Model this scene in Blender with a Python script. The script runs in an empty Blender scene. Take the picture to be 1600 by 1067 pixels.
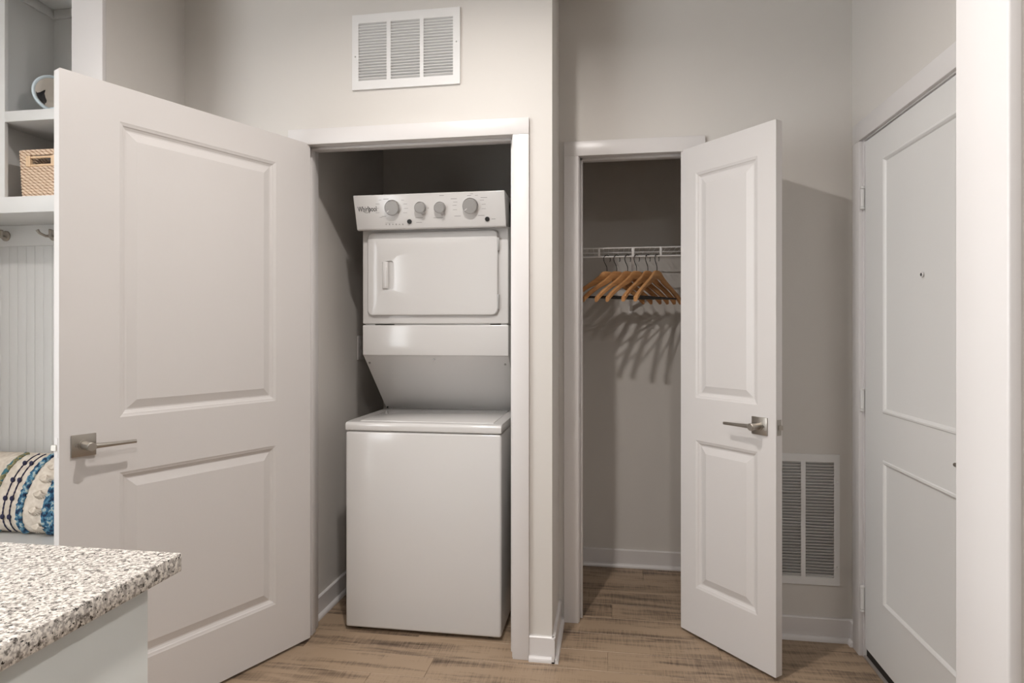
import bpy, bmesh, math, random
from mathutils import Vector, Matrix
random.seed(7)
sc = bpy.context.scene
COL = sc.collection

# ------------------------------------------------------------------ camera
F, YAW, ZC, V0 = 962.59, 0.1545, 1.2704, 519.1
cam_d = bpy.data.cameras.new('camera')
cam_d.sensor_width = 36.0
cam_d.sensor_fit = 'HORIZONTAL'
cam_d.lens = F / 1600 * 36.0
cam_d.shift_y = (V0 - 533.5) / 1600
cam_d.clip_start = 0.02
cam = bpy.data.objects.new('camera', cam_d)
COL.objects.link(cam)
cam.location = (0, 0, ZC)
cam.rotation_euler = (math.pi / 2, 0, YAW)
sc.camera = cam

# ------------------------------------------------------------------ world (even daylight, enters only by the window opening in the left wall)
wd = bpy.data.worlds.new('daylight')
sc.world = wd
wd.use_nodes = True
bg = wd.node_tree.nodes['Background']
bg.inputs[0].default_value = (0.95, 0.98, 1.0, 1)
bg.inputs[1].default_value = 5.0

sc.view_settings.view_transform = 'Standard'
sc.view_settings.look = 'None'
sc.view_settings.gamma = 1.0
sc.view_settings.use_curve_mapping = False
sc.view_settings.exposure = 0.27
CEIL = 2.743

# ------------------------------------------------------------------ helpers
MATS = {}
def mat(name, col, rough=.5, metal=0.0, bump=0, bscale=200, var=0, vscale=3, coat=0, spec=.5):
    if name in MATS: return MATS[name]
    m = bpy.data.materials.new(name); m.use_nodes = True
    nt = m.node_tree; b = nt.nodes['Principled BSDF']
    b.inputs['Roughness'].default_value = rough
    b.inputs['Metallic'].default_value = metal
    b.inputs['Specular IOR Level'].default_value = spec
    b.inputs['Coat Weight'].default_value = coat
    b.inputs['Coat Roughness'].default_value = .08
    tc = nt.nodes.new('ShaderNodeTexCoord')
    n = nt.nodes.new('ShaderNodeTexNoise'); n.inputs['Scale'].default_value = vscale; n.inputs['Detail'].default_value = 4
    nt.links.new(tc.outputs['Object'], n.inputs['Vector'])
    r = nt.nodes.new('ShaderNodeValToRGB')
    r.color_ramp.elements[0].position = .3; r.color_ramp.elements[1].position = .7
    r.color_ramp.elements[0].color = (*[c * (1 - var) for c in col], 1)
    r.color_ramp.elements[1].color = (*[min(1, c * (1 + var)) for c in col], 1)
    nt.links.new(n.outputs['Fac'], r.inputs['Fac'])
    nt.links.new(r.outputs['Color'], b.inputs['Base Color'])
    if bump:
        n2 = nt.nodes.new('ShaderNodeTexNoise'); n2.inputs['Scale'].default_value = bscale; n2.inputs['Detail'].default_value = 3
        nt.links.new(tc.outputs['Object'], n2.inputs['Vector'])
        bp = nt.nodes.new('ShaderNodeBump'); bp.inputs['Strength'].default_value = bump; bp.inputs['Distance'].default_value = .002
        nt.links.new(n2.outputs['Fac'], bp.inputs['Height'])
        nt.links.new(bp.outputs['Normal'], b.inputs['Normal'])
    MATS[name] = m
    return m

PAINT = mat('wall_paint', (.63, .60, .565), .65, bump=.12, bscale=350, var=.008)
WHITE = mat('trim_white', (.68, .655, .645), .32, bump=.03, bscale=60, var=.006)
DOORW = mat('door_white', (.64, .615, .602), .38, bump=.06, bscale=180, var=.006)
ENTRYW = mat('entry_door_white', (.68, .67, .655), .4, bump=.05, bscale=150, var=.006)
CEILW = mat('ceiling_white', (.80, .79, .78), .8, bump=.1, bscale=250)
APPL = mat('appliance_white', (.66, .645, .632), .15, coat=.3, var=.004)
KNOB = mat('knob_grey', (.36, .35, .34), .35, metal=.35)
CHROME = mat('knob_rim', (.7, .7, .7), .18, metal=1)
BLACK = mat('black_plastic', (.012, .012, .012), .35)
INK = mat('printed_ink', (.06, .06, .06), .6)
INKL = mat('printed_ink_pale', (.30, .29, .28), .6)
NICKEL = mat('satin_nickel', (.43, .40, .36), .33, metal=1, bump=.05, bscale=300)
GRILLE = mat('grille_enamel', (.72, .71, .70), .4)
DUCT = mat('duct_sheet_metal', (.50, .50, .49), .5, metal=.3)
WIREW = mat('wire_white', (.82, .81, .80), .35)
BLKWIRE = mat('black_wire', (.012, .011, .010), .35)
BUILTIN = mat('builtin_white', (.66, .66, .65), .38, var=.006)
SWEEP = mat('door_sweep', (.012, .009, .007), .7)
THRESH = mat('threshold_metal', (.50, .47, .44), .4, metal=.6)
ISLAND = mat('island_paint', (.66, .685, .67), .35, var=.006)
PALEBLUE = mat('pale_blue_glaze', (.62, .72, .78), .12, coat=.6, var=.08, vscale=8)
CREAM = mat('ornament_cream', (.82, .76, .69), .35, var=.02)
GLOSSBLK = mat('gloss_black', (.010, .012, .018), .3)
STICK = mat('dark_wicker', (.10, .055, .035), .7, var=.4, vscale=30)

def wood_mat(name, c0, c1, axis=0, s=1.0, rough=.5, saw=0.0):
    m = bpy.data.materials.new(name); m.use_nodes = True
    nt = m.node_tree; b = nt.nodes['Principled BSDF']; L = nt.links.new
    tc = nt.nodes.new('ShaderNodeTexCoord'); oi = nt.nodes.new('ShaderNodeObjectInfo')
    ml = nt.nodes.new('ShaderNodeVectorMath'); ml.operation = 'SCALE'
    ml.inputs[0].default_value = (37.0, 17.0, 5.0); L(oi.outputs['Random'], ml.inputs['Scale'])
    ad = nt.nodes.new('ShaderNodeVectorMath'); ad.operation = 'ADD'
    L(tc.outputs['Object'], ad.inputs[0]); L(ml.outputs[0], ad.inputs[1])
    def noise(scale, det, dist=0.0):
        mp = nt.nodes.new('ShaderNodeMapping'); mp.inputs['Scale'].default_value = scale
        L(ad.outputs[0], mp.inputs['Vector'])
        n = nt.nodes.new('ShaderNodeTexNoise'); n.inputs['Scale'].default_value = 1.0
        n.inputs['Detail'].default_value = det; n.inputs['Roughness'].default_value = .62; n.inputs['Distortion'].default_value = dist
        L(mp.outputs[0], n.inputs['Vector']); return n.outputs['Fac']
    def sv(a, bb):
        v = [bb * s] * 3; v[axis] = a * s; return tuple(v)
    grain = noise(sv(3.2, 34), 6, .6)
    cloud = noise(sv(1.3, 13), 4, .4)
    fine = noise(sv(14, 260), 2)
    mx = nt.nodes.new('ShaderNodeMath'); mx.operation = 'MULTIPLY_ADD'
    cs = nt.nodes.new('ShaderNodeMath'); cs.operation = 'MULTIPLY'; L(cloud, cs.inputs[0]); cs.inputs[1].default_value = .7
    L(grain, mx.inputs[0]); mx.inputs[1].default_value = .7; L(cs.outputs[0], mx.inputs[2])
    m2 = nt.nodes.new('ShaderNodeMath'); m2.operation = 'MULTIPLY_ADD'
    L(fine, m2.inputs[0]); m2.inputs[1].default_value = .18; L(mx.outputs[0], m2.inputs[2])
    last = m2.outputs[0]
    if saw:
        cut = noise((230 * s, 9 * s, 9 * s), 2)
        m3 = nt.nodes.new('ShaderNodeMath'); m3.operation = 'MULTIPLY_ADD'
        L(cut, m3.inputs[0]); m3.inputs[1].default_value = saw; L(last, m3.inputs[2]); last = m3.outputs[0]
    pr = nt.nodes.new('ShaderNodeMath'); pr.operation = 'MULTIPLY_ADD'
    L(oi.outputs['Random'], pr.inputs[0]); pr.inputs[1].default_value = .10; L(last, pr.inputs[2])
    r = nt.nodes.new('ShaderNodeValToRGB')
    lo = .84 + saw * .5 - (.235 if saw else .255)
    r.color_ramp.elements[0].position = lo; r.color_ramp.elements[1].position = lo + (.52 if saw else .46)
    r.color_ramp.elements[0].color = (*c0, 1); r.color_ramp.elements[1].color = (*c1, 1)
    L(pr.outputs[0], r.inputs['Fac']); L(r.outputs['Color'], b.inputs['Base Color'])
    b.inputs['Roughness'].default_value = rough
    bp = nt.nodes.new('ShaderNodeBump'); bp.inputs['Strength'].default_value = .12; bp.inputs['Distance'].default_value = .002
    L(last, bp.inputs['Height']); L(bp.outputs['Normal'], b.inputs['Normal'])
    return m
FLOORM = wood_mat('oak_plank', (.078, .050, .033), (.350, .253, .171), 0, 1.0, .45, .30)
HANGW = wood_mat('hanger_beech', (.44, .20, .075), (.66, .35, .15), 0, 2.0, .38)

def granite():
    m = bpy.data.materials.new('granite'); m.use_nodes = True
    nt = m.node_tree; b = nt.nodes['Principled BSDF']; L = nt.links.new
    tc = nt.nodes.new('ShaderNodeTexCoord')
    def nz(scale, det, p0, p1, c0, c1):
        n = nt.nodes.new('ShaderNodeTexNoise'); n.inputs['Scale'].default_value = scale; n.inputs['Detail'].default_value = det
        n.inputs['Roughness'].default_value = .6
        L(tc.outputs['Object'], n.inputs['Vector'])
        r = nt.nodes.new('ShaderNodeValToRGB'); r.color_ramp.elements[0].position = p0; r.color_ramp.elements[1].position = p1
        r.color_ramp.elements[0].color = c0; r.color_ramp.elements[1].color = c1
        L(n.outputs['Fac'], r.inputs['Fac']); return r.outputs['Color']
    base = nz(150, 3, .42, .58, (.40, .37, .34, 1), (.80, .76, .70, 1))
    mid = nz(115, 4, .40, .46, (.20, .19, .18, 1), (1, 1, 1, 1))
    blk = nz(190, 3, .36, .41, (.03, .03, .03, 1), (1, 1, 1, 1))
    a = nt.nodes.new('ShaderNodeMix'); a.data_type = 'RGBA'; a.blend_type = 'MULTIPLY'; a.inputs[0].default_value = .75
    L(base, a.inputs[6]); L(mid, a.inputs[7])
    c = nt.nodes.new('ShaderNodeMix'); c.data_type = 'RGBA'; c.blend_type = 'MULTIPLY'; c.inputs[0].default_value = 1
    L(a.outputs[2], c.inputs[6]); L(blk, c.inputs[7])
    L(c.outputs[2], b.inputs['Base Color']); b.inputs['Roughness'].default_value = .18
    return m
GRANITE = granite()

def fabric():
    m = bpy.data.materials.new('cream_weave'); m.use_nodes = True
    nt = m.node_tree; b = nt.nodes['Principled BSDF']; L = nt.links.new
    tc = nt.nodes.new('ShaderNodeTexCoord')
    n = nt.nodes.new('ShaderNodeTexNoise'); n.inputs['Scale'].default_value = 45; n.inputs['Detail'].default_value = 6
    L(tc.outputs['Object'], n.inputs['Vector'])
    r = nt.nodes.new('ShaderNodeValToRGB'); r.color_ramp.elements[0].position = .3; r.color_ramp.elements[1].position = .7
    r.color_ramp.elements[0].color = (.60, .52, .43, 1); r.color_ramp.elements[1].color = (.80, .73, .64, 1)
    L(n.outputs['Fac'], r.inputs['Fac']); L(r.outputs['Color'], b.inputs['Base Color'])
    b.inputs['Roughness'].default_value = .9
    bp = nt.nodes.new('ShaderNodeBump'); bp.inputs['Strength'].default_value = .7; bp.inputs['Distance'].default_value = .006
    L(n.outputs['Fac'], bp.inputs['Height']); L(bp.outputs['Normal'], b.inputs['Normal'])
    return m
FABRIC = fabric()
def yarn(name, cols, sc_=60):
    m = bpy.data.materials.new(name); m.use_nodes = True
    nt = m.node_tree; b = nt.nodes['Principled BSDF']; L = nt.links.new
    tc = nt.nodes.new('ShaderNodeTexCoord')
    n = nt.nodes.new('ShaderNodeTexNoise'); n.inputs['Scale'].default_value = sc_; n.inputs['Detail'].default_value = 3
    L(tc.outputs['Object'], n.inputs['Vector'])
    r = nt.nodes.new('ShaderNodeValToRGB'); r.color_ramp.interpolation = 'CONSTANT'
    e = r.color_ramp.elements
    e[0].position = 0; e[0].color = (*cols[0], 1); e[1].position = .42; e[1].color = (*cols[1], 1)
    for i, cc in enumerate(cols[2:]):
        q = e.new(.5 + i * .08); q.color = (*cc, 1)
    L(n.outputs['Fac'], r.inputs['Fac']); L(r.outputs['Color'], b.inputs['Base Color'])
    b.inputs['Roughness'].default_value = .85
    return m
BLUEYARN = yarn('blue_yarn', [(.012, .03, .075), (.03, .12, .22), (.10, .25, .36), (.42, .50, .50)])
NAVYYARN = yarn('navy_yarn', [(.015, .015, .04), (.03, .03, .07)])
GREENYARN = yarn('olive_yarn', [(.18, .17, .08), (.33, .30, .16), (.05, .16, .20)])

def basket_mat():
    m = bpy.data.materials.new('rattan'); m.use_nodes = True
    nt = m.node_tree; b = nt.nodes['Principled BSDF']; L = nt.links.new
    tc = nt.nodes.new('ShaderNodeTexCoord')
    mp = nt.nodes.new('ShaderNodeMapping'); mp.inputs['Scale'].default_value = (75, 75, 110)
    L(tc.outputs['Object'], mp.inputs['Vector'])
    v = nt.nodes.new('ShaderNodeTexWave'); v.wave_type = 'BANDS'; v.bands_direction = 'DIAGONAL'; v.inputs['Scale'].default_value = .42
    v.inputs['Distortion'].default_value = 2.5; v.inputs['Detail'].default_value = 2; v.inputs['Detail Scale'].default_value = 1.5
    L(mp.outputs[0], v.inputs['Vector'])
    r = nt.nodes.new('ShaderNodeValToRGB'); r.color_ramp.elements[0].position = .12; r.color_ramp.elements[1].position = .45
    r.color_ramp.elements[0].color = (.40, .25, .16, 1); r.color_ramp.elements[1].color = (.74, .59, .45, 1)
    L(v.outputs['Fac'], r.inputs['Fac']); L(r.outputs['Color'], b.inputs['Base Color'])
    b.inputs['Roughness'].default_value = .7
    return m
RATTAN = basket_mat()
RATTANL = mat('rattan_wrap', (.70, .50, .32), .6, var=.12, vscale=60, bump=.3, bscale=120)

EMP = {}
def tag(o, label=None, cat=None, group=None, kind=None):
    if label: o['label'] = label
    if cat: o['category'] = cat
    if group: o['group'] = group
    if kind: o['kind'] = kind
    return o
def thing(name, label, cat, loc=(0, 0, 0), rz=0, group=None, kind=None):
    o = bpy.data.objects.new(name, None); COL.objects.link(o)
    o.empty_display_size = .1
    o.location = loc; o.rotation_euler = (0, 0, rz)
    EMP[o.name] = Matrix.Translation(loc) @ Matrix.Rotation(rz, 4, 'Z')
    return tag(o, label, cat, group, kind)
def finish(bm, bev=0, seg=2):
    bmesh.ops.remove_doubles(bm, verts=bm.verts, dist=1e-6)
    bmesh.ops.recalc_face_normals(bm, faces=bm.faces)
    if bev:
        ed = [e for e in bm.edges if len(e.link_faces) == 2 and e.calc_face_angle(0) > .5]
        bmesh.ops.bevel(bm, geom=ed, offset=bev, segments=seg, affect='EDGES', profile=.5, clamp_overlap=True)
def mesh_of(name, bm, m, bev=0, seg=2):
    finish(bm, bev, seg)
    me = bpy.data.meshes.new(name); bm.to_mesh(me); bm.free()
    me.materials.append(m)
    for p in me.polygons: p.use_smooth = True
    me.set_sharp_from_angle(angle=math.radians(38))
    return me
def obj(name, bm, m, parent=None, bev=0, local=False, seg=2):
    me = bm if isinstance(bm, bpy.types.Mesh) else mesh_of(name, bm, m, bev, seg)
    o = bpy.data.objects.new(name, me); COL.objects.link(o)
    if parent is not None:
        o.parent = parent
        if not local and parent.name in EMP:
            o.matrix_parent_inverse = EMP[parent.name].inverted()
    return o
def BM(): return bmesh.new()
def box(bm, x0, x1, y0, y1, z0, z1):
    v = [bm.verts.new(p) for p in ((x0,y0,z0),(x1,y0,z0),(x1,y1,z0),(x0,y1,z0),(x0,y0,z1),(x1,y0,z1),(x1,y1,z1),(x0,y1,z1))]
    for f in ((0,3,2,1),(4,5,6,7),(0,1,5,4),(1,2,6,5),(2,3,7,6),(3,0,4,7)): bm.faces.new([v[i] for i in f])
    return bm
def bx(*a): return box(BM(), *a)
def prism(bm, poly, axis, a, b):
    """poly of 2D points extruded along axis: 'x' -> (y,z), 'y' -> (x,z), 'z' -> (x,y)"""
    def P(p, t): return {'x': (t, p[0], p[1]), 'y': (p[0], t, p[1]), 'z': (p[0], p[1], t)}[axis]
    A = [bm.verts.new(P(p, a)) for p in poly]; B = [bm.verts.new(P(p, b)) for p in poly]
    n = len(poly)
    for i in range(n): bm.faces.new((A[i], A[(i+1) % n], B[(i+1) % n], B[i]))
    bm.faces.new(A[::-1]); bm.faces.new(B)
    return bm
def tube(bm, pts, r, n=8, cap=True):
    pts = [Vector(p) for p in pts]; rs = r if isinstance(r, (list, tuple)) else [r] * len(pts)
    rings = []; up = None
    for i, p in enumerate(pts):
        t = (pts[min(i+1, len(pts)-1)] - pts[max(i-1, 0)]).normalized()
        if up is None:
            up = Vector((0, 0, 1)) if abs(t.z) < .9 else Vector((1, 0, 0))
        u = (up - t * up.dot(t)).normalized(); w = t.cross(u); up = u
        rings.append([bm.verts.new(p + (u * math.cos(2*math.pi*k/n) + w * math.sin(2*math.pi*k/n)) * rs[i]) for k in range(n)])
    for a, b in zip(rings, rings[1:]):
        for k in range(n): bm.faces.new((a[k], a[(k+1) % n], b[(k+1) % n], b[k]))
    if cap: bm.faces.new(rings[0][::-1]); bm.faces.new(rings[-1])
    return bm
def rrect(x0, x1, z0, z1, r, n=6):
    out = []
    for cx, cz, a0 in ((x1-r, z1-r, 0), (x0+r, z1-r, 90), (x0+r, z0+r, 180), (x1-r, z0+r, 270)):
        for k in range(n+1):
            a = math.radians(a0 + 90*k/n); out.append((cx + r*math.cos(a), cz + r*math.sin(a)))
    return out
def ray(u, v):
    c, s = math.cos(YAW), math.sin(YAW); a = (u-800)/F
    return Vector((c*a-s, s*a+c, (V0-v)/F))
def hit(u, v, p, n):
    d = ray(u, v); o = Vector((0, 0, ZC)); n = Vector(n)
    return o + d * ((Vector(p)-o).dot(n) / d.dot(n))
def text_mesh(name, body, size, m, parent, mtx, ext=.0002):
    cu = bpy.data.curves.new(name, 'FONT'); cu.body = body; cu.size = size; cu.align_x = 'CENTER'; cu.align_y = 'CENTER'; cu.extrude = ext; cu.offset = .0004
    t = bpy.data.objects.new(name + '_tmp', cu); COL.objects.link(t)
    dg = bpy.context.evaluated_depsgraph_get()
    me = bpy.data.meshes.new_from_object(t.evaluated_get(dg))
    bpy.data.objects.remove(t); bpy.data.curves.remove(cu)
    me.transform(mtx); me.materials.clear(); me.materials.append(m)
    o = bpy.data.objects.new(name, me); COL.objects.link(o); o.parent = parent
    if parent.name in EMP: o.matrix_parent_inverse = EMP[parent.name].inverted()
    return o

# ------------------------------------------------------------------ key planes (metres)
CW = .064                      # casing width
W1, W2, WB = 2.382, 2.716, 3.40    # laundry wall face, closet wall face, back of both closets
XJ = -.2135                    # jog wall face
XR = .990                      # entry wall face
L1, R1 = -1.3037, -.3025       # laundry casing outer edges
L2, R2 = -.1905, .4076         # closet casing outer edges
HC = 2.104                     # casing top
XL = -2.70                     # left wall face
YB = -5.2                      # window wall far behind
XK = 2.40                      # kitchen side wall

# ------------------------------------------------------------------ structure
fl = obj('floor', bx(XL-.2, XK+.2, YB-.2, WB+.15, -.10, -.006), FLOORM)
tag(fl, 'brown oak plank floor running under both closets', 'floor', kind='structure')
PWID = .1453; PLEN = 1.22
plank_cache = {}
def plank_mesh(L):
    k = round(L, 3)
    if k not in plank_cache:
        bm = bx(-L/2+.0004, L/2-.0004, -PWID/2+.0004, PWID/2-.0004, -.0062, 0)
        ed = [e for e in bm.edges if all(abs(v.co.z) < 1e-5 for v in e.verts)]
        bmesh.ops.bevel(bm, geom=ed, offset=.0009, segments=1, affect='EDGES')
        plank_cache[k] = mesh_of('plank', bm, FLOORM)
    return plank_cache[k]
row = -24
while True:
    y0 = 2.335 + PWID*row
    if y0 > WB: break
    if row == -1: off = -.67
    elif row == 3: off = .018
    else: off = (row * .437) % PLEN
    x = off - PLEN * math.ceil((off - (XL-.1)) / PLEN)
    while x < XK:
        o = obj('plank', plank_mesh(PLEN), FLOORM, fl)
        o.location = (x + PLEN/2, y0 + PWID/2, 0)
        x += PLEN
    row += 1
yfar = 2.335 - PWID*24
obj('floor_beyond', bx(XL-.1, XK+.1, YB-.1, yfar, -.0062, 0), FLOORM, fl)

ce = obj('ceiling', bx(XL-.2, XK+.2, YB-.2, WB+.15, CEIL, CEIL+.1), CEILW)
tag(ce, 'flat white ceiling above the hall and kitchen', 'ceiling', kind='structure')

def wall(name, label, boxes, m=PAINT):
    bm = BM()
    for b in boxes: box(bm, *b)
    o = obj(name, bm, m)
    return tag(o, label, 'wall', kind='structure')
JT = .018
la, lb = L1+CW+.004-JT, R1-CW-.004+JT         # rough opening of laundry door
ca, cb = L2+CW+.004-JT, R2-CW-.004+JT
HO = 2.046 + JT
wall('wall_laundry', 'pale greige wall around the laundry closet opening with the upper grille',
     [(-1.795, la, W1, W1+.115, 0, CEIL), (lb, XJ, W1, W1+.115, 0, CEIL), (la, -1.000, W1, W1+.115, HO, CEIL), (-.606, lb, W1, W1+.115, HO, CEIL), (-1.000, -.606, W1, W1+.115, HO, 2.289), (-1.000, -.606, W1, W1+.115, 2.524, CEIL)])
wall('wall_jog', 'narrow greige wall return between laundry and coat closets', [(XJ-.11, XJ, W1+.115, WB, 0, CEIL)])
wall('wall_closet', 'greige wall around the coat closet opening with low grille beside it',
     [(XJ, ca, W2, W2+.115, 0, CEIL), (cb, .680, W2, W2+.115, 0, CEIL), (.9186, XR+.12, W2, W2+.115, 0, CEIL), (.680, .9186, W2, W2+.115, 0, .2596), (.680, .9186, W2, W2+.115, .737, CEIL), (ca, cb, W2, W2+.115, HO, CEIL)])
wall('wall_back', 'greige back wall inside the laundry and coat closets', [(-1.40, 1.11, WB, WB+.12, 0, CEIL)])
wall('wall_laundry_side', 'shaded greige side wall inside the laundry closet', [(-1.40, -1.281, W1+.115, WB, 0, CEIL)])
wall('wall_closet_side', 'greige side wall inside the coat closet behind its open door', [(.54, .66, W2+.115, WB, 0, CEIL)])
EH0, EH1 = 2.588, 1.674        # entry door hinge / latch edge (Y)
wall('wall_right', 'light grey wall around the white entry door',
     [(XR, XR+.12, EH0+.022, W2, 0, CEIL), (XR, XR+.12, 1.027, EH1-.022, 0, CEIL), (XR, XR+.12, EH1-.022, EH0+.022, 2.035, CEIL)])
wall('wall_partition', 'greige partition wall with a white jamb board on its end',
     [(.538, XK+.12, .907, 1.027, 0, CEIL)])
wall('wall_kitchen', 'greige kitchen side wall behind the partition', [(XK, XK+.12, YB, .907, 0, CEIL)])
wall('wall_pier', 'greige wall pier between the mudroom shelves and laundry door',
     [(-1.911, -1.785-.0, 1.966, W1, 0, CEIL), (-1.915, -1.795, W1, W1+.115, 0, CEIL)])
wall('wall_alcove', 'wall behind the white mudroom shelves', [(XL-.12, -1.911, 2.212, 2.33, 0, CEIL)])
wins = [(-1.5, .75)]
segs = []; y = YB
for a, b in wins:
    segs.append((XL-.12, XL, y, a, 0, CEIL)); segs.append((XL-.12, XL, a, b, 0, .3)); segs.append((XL-.12, XL, a, b, 2.55, CEIL)); y = b
segs.append((XL-.12, XL, y, 2.212, 0, CEIL))
wall('wall_left', 'greige side wall with tall windows', segs)
wall('wall_rear', 'plain greige wall at the far end of the room', [(XL, XK, YB-.12, YB, 0, CEIL)])

# ---- casings and jambs
def trim(name, label): return thing(name, label, 'trim', kind='structure')
def door_casing(t, xl, xr, yf, top, wt=.115):
    """casing facing -Y with front at yf; jamb and stop behind"""
    ct = .016
    for a, b in ((xl, xl+CW), (xr-CW, xr)):
        obj('casing_leg', bx(a, b, yf, yf+ct, 0, top-CW), WHITE, t, .0018)
    obj('casing_head', bx(xl, xr, yf, yf+ct, top-CW, top), WHITE, t, .0018)
    ja, jb = xl+CW+.004, xr-CW-.004; jz = top-CW+.005
    y0, y1 = yf+ct-.002, yf+ct+wt+.004
    obj('jamb', bx(ja-JT, ja, y0, y1, 0, jz+JT), WHITE, t, .001)
    obj('jamb', bx(jb, jb+JT, y0, y1, 0, jz+JT), WHITE, t, .001)
    obj('jamb_head', bx(ja, jb, y0, y1, jz, jz+JT), WHITE, t, .001)
    s0, s1 = yf+ct+.038, yf+ct+.075
    obj('door_stop', bx(ja, ja+.011, s0, s1, 0, jz), WHITE, t, .002)
    obj('door_stop', bx(jb-.011, jb, s0, s1, 0, jz), WHITE, t, .002)
    obj('door_stop', bx(ja, jb, s0, s1, jz-.011, jz), WHITE, t, .002)
    return ja, jb, jz
t1 = trim('trim_1', 'white casing and jamb framing the laundry closet')
ja1, jb1, jz1 = door_casing(t1, L1, R1, W1-.016, HC)
obj('strike_plate', bx(jb1-.0012, jb1+.001, W1+.004, W1+.030, .898, .958), NICKEL, t1)
t2 = trim('trim_2', 'white casing and jamb framing the coat closet')
ja2, jb2, jz2 = door_casing(t2, L2, R2, W2-.016, HC)
obj('strike_plate', bx(ja2-.001, ja2+.0012, W2+.004, W2+.030, .898, .956), NICKEL, t2)
# entry door casing (faces -X)
t3 = trim('trim_3', 'white casing and jamb framing the entry door')
cy0, cy1 = 2.664, 1.598
xc = XR-.016
obj('casing_leg', bx(xc, XR, cy0-.062, cy0, 0, 2.022), WHITE, t3, .002)
obj('casing_leg', bx(xc, XR, cy1, cy1+.062, 0, 2.022), WHITE, t3, .002)
obj('casing_head', bx(xc, XR, cy1, cy0, 2.022, 2.096), WHITE, t3, .002)
obj('jamb', bx(XR-.002, XR+.122, EH0+.003, EH0+.022, 0, 2.035), WHITE, t3, .001)
obj('jamb', bx(XR-.002, XR+.122, EH1-.022, EH1-.003, 0, 2.035), WHITE, t3, .001)
obj('jamb_head', bx(XR-.002, XR+.122, EH1-.003, EH0+.003, 2.017, 2.035), WHITE, t3, .001)
obj('threshold', bx(XR-.004, XR+.12, EH1, EH0, 0, .012), THRESH, t3, .003)
# partition end board
t4 = trim('trim_4', 'tall white jamb board capping the end of the partition')
obj('jamb_board', bx(.522, .540, .904, 1.030, 0, CEIL), WHITE, t4, .0035, seg=3)
t5 = trim('trim_5', 'bright white board on the front of the wall pier')
obj('end_board', bx(-1.911, -1.785, 1.95, 1.968, 0, CEIL), WHITE, t5, .0015)

# ---- baseboards
def base_run(name, label, runs, h=.093):
    """runs: (axis, fixed, a, b, dir) ; boards standing off a wall by dir"""
    t = thing(name, label, 'baseboard', kind='structure')
    for ax, f, a, b, d in runs:
        for nm, th, hh, ch in (('board', .012, h, .004), ('shoe_moulding', .026, .019, .011)):
            poly = [(f, 0), (f + d*th, 0), (f + d*th, hh-ch), (f + d*(th-ch*.7), hh - ch*.25), (f + d*(th-ch), hh), (f, hh)]
            if nm == 'shoe_moulding':
                poly = [(f + d*.010, 0), (f + d*th, 0), (f+d*th, .006), (f+d*(th-.003), .013), (f+d*(th-.008), .0175), (f + d*.010, .019)]
            if ax == 'x': prism_b = prism(BM(), poly, 'x', a, b)
            else: prism_b = prism(BM(), poly, 'y', a, b)
            obj(nm, prism_b, WHITE, t)
    return t
base_run('baseboard_laundry', 'short white baseboard wrapping the wall corner between the closets',
         [('x', W1, R1, XJ+.012, -1), ('y', XJ, W1-.026, W2, 1)])
base_run('baseboard_closet', 'white baseboard below the low return grille', [('x', W2, R2, XR, -1)])
base_run('baseboard_entry', 'tiny white baseboard return beside the entry casing', [('y', XR, cy0, W2-.012, -1)])
base_run('baseboard_back', 'white baseboard along the coat closet back wall', [('x', WB, XJ, .54, -1), ('y', XJ, W2+.119, WB-.012, 1)])
base_run('baseboard_side', 'shaded white baseboard inside the laundry closet', [('y', -1.281, W1+.119, WB, 1), ('x', WB, -1.269, XJ-.11, -1)])

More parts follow.
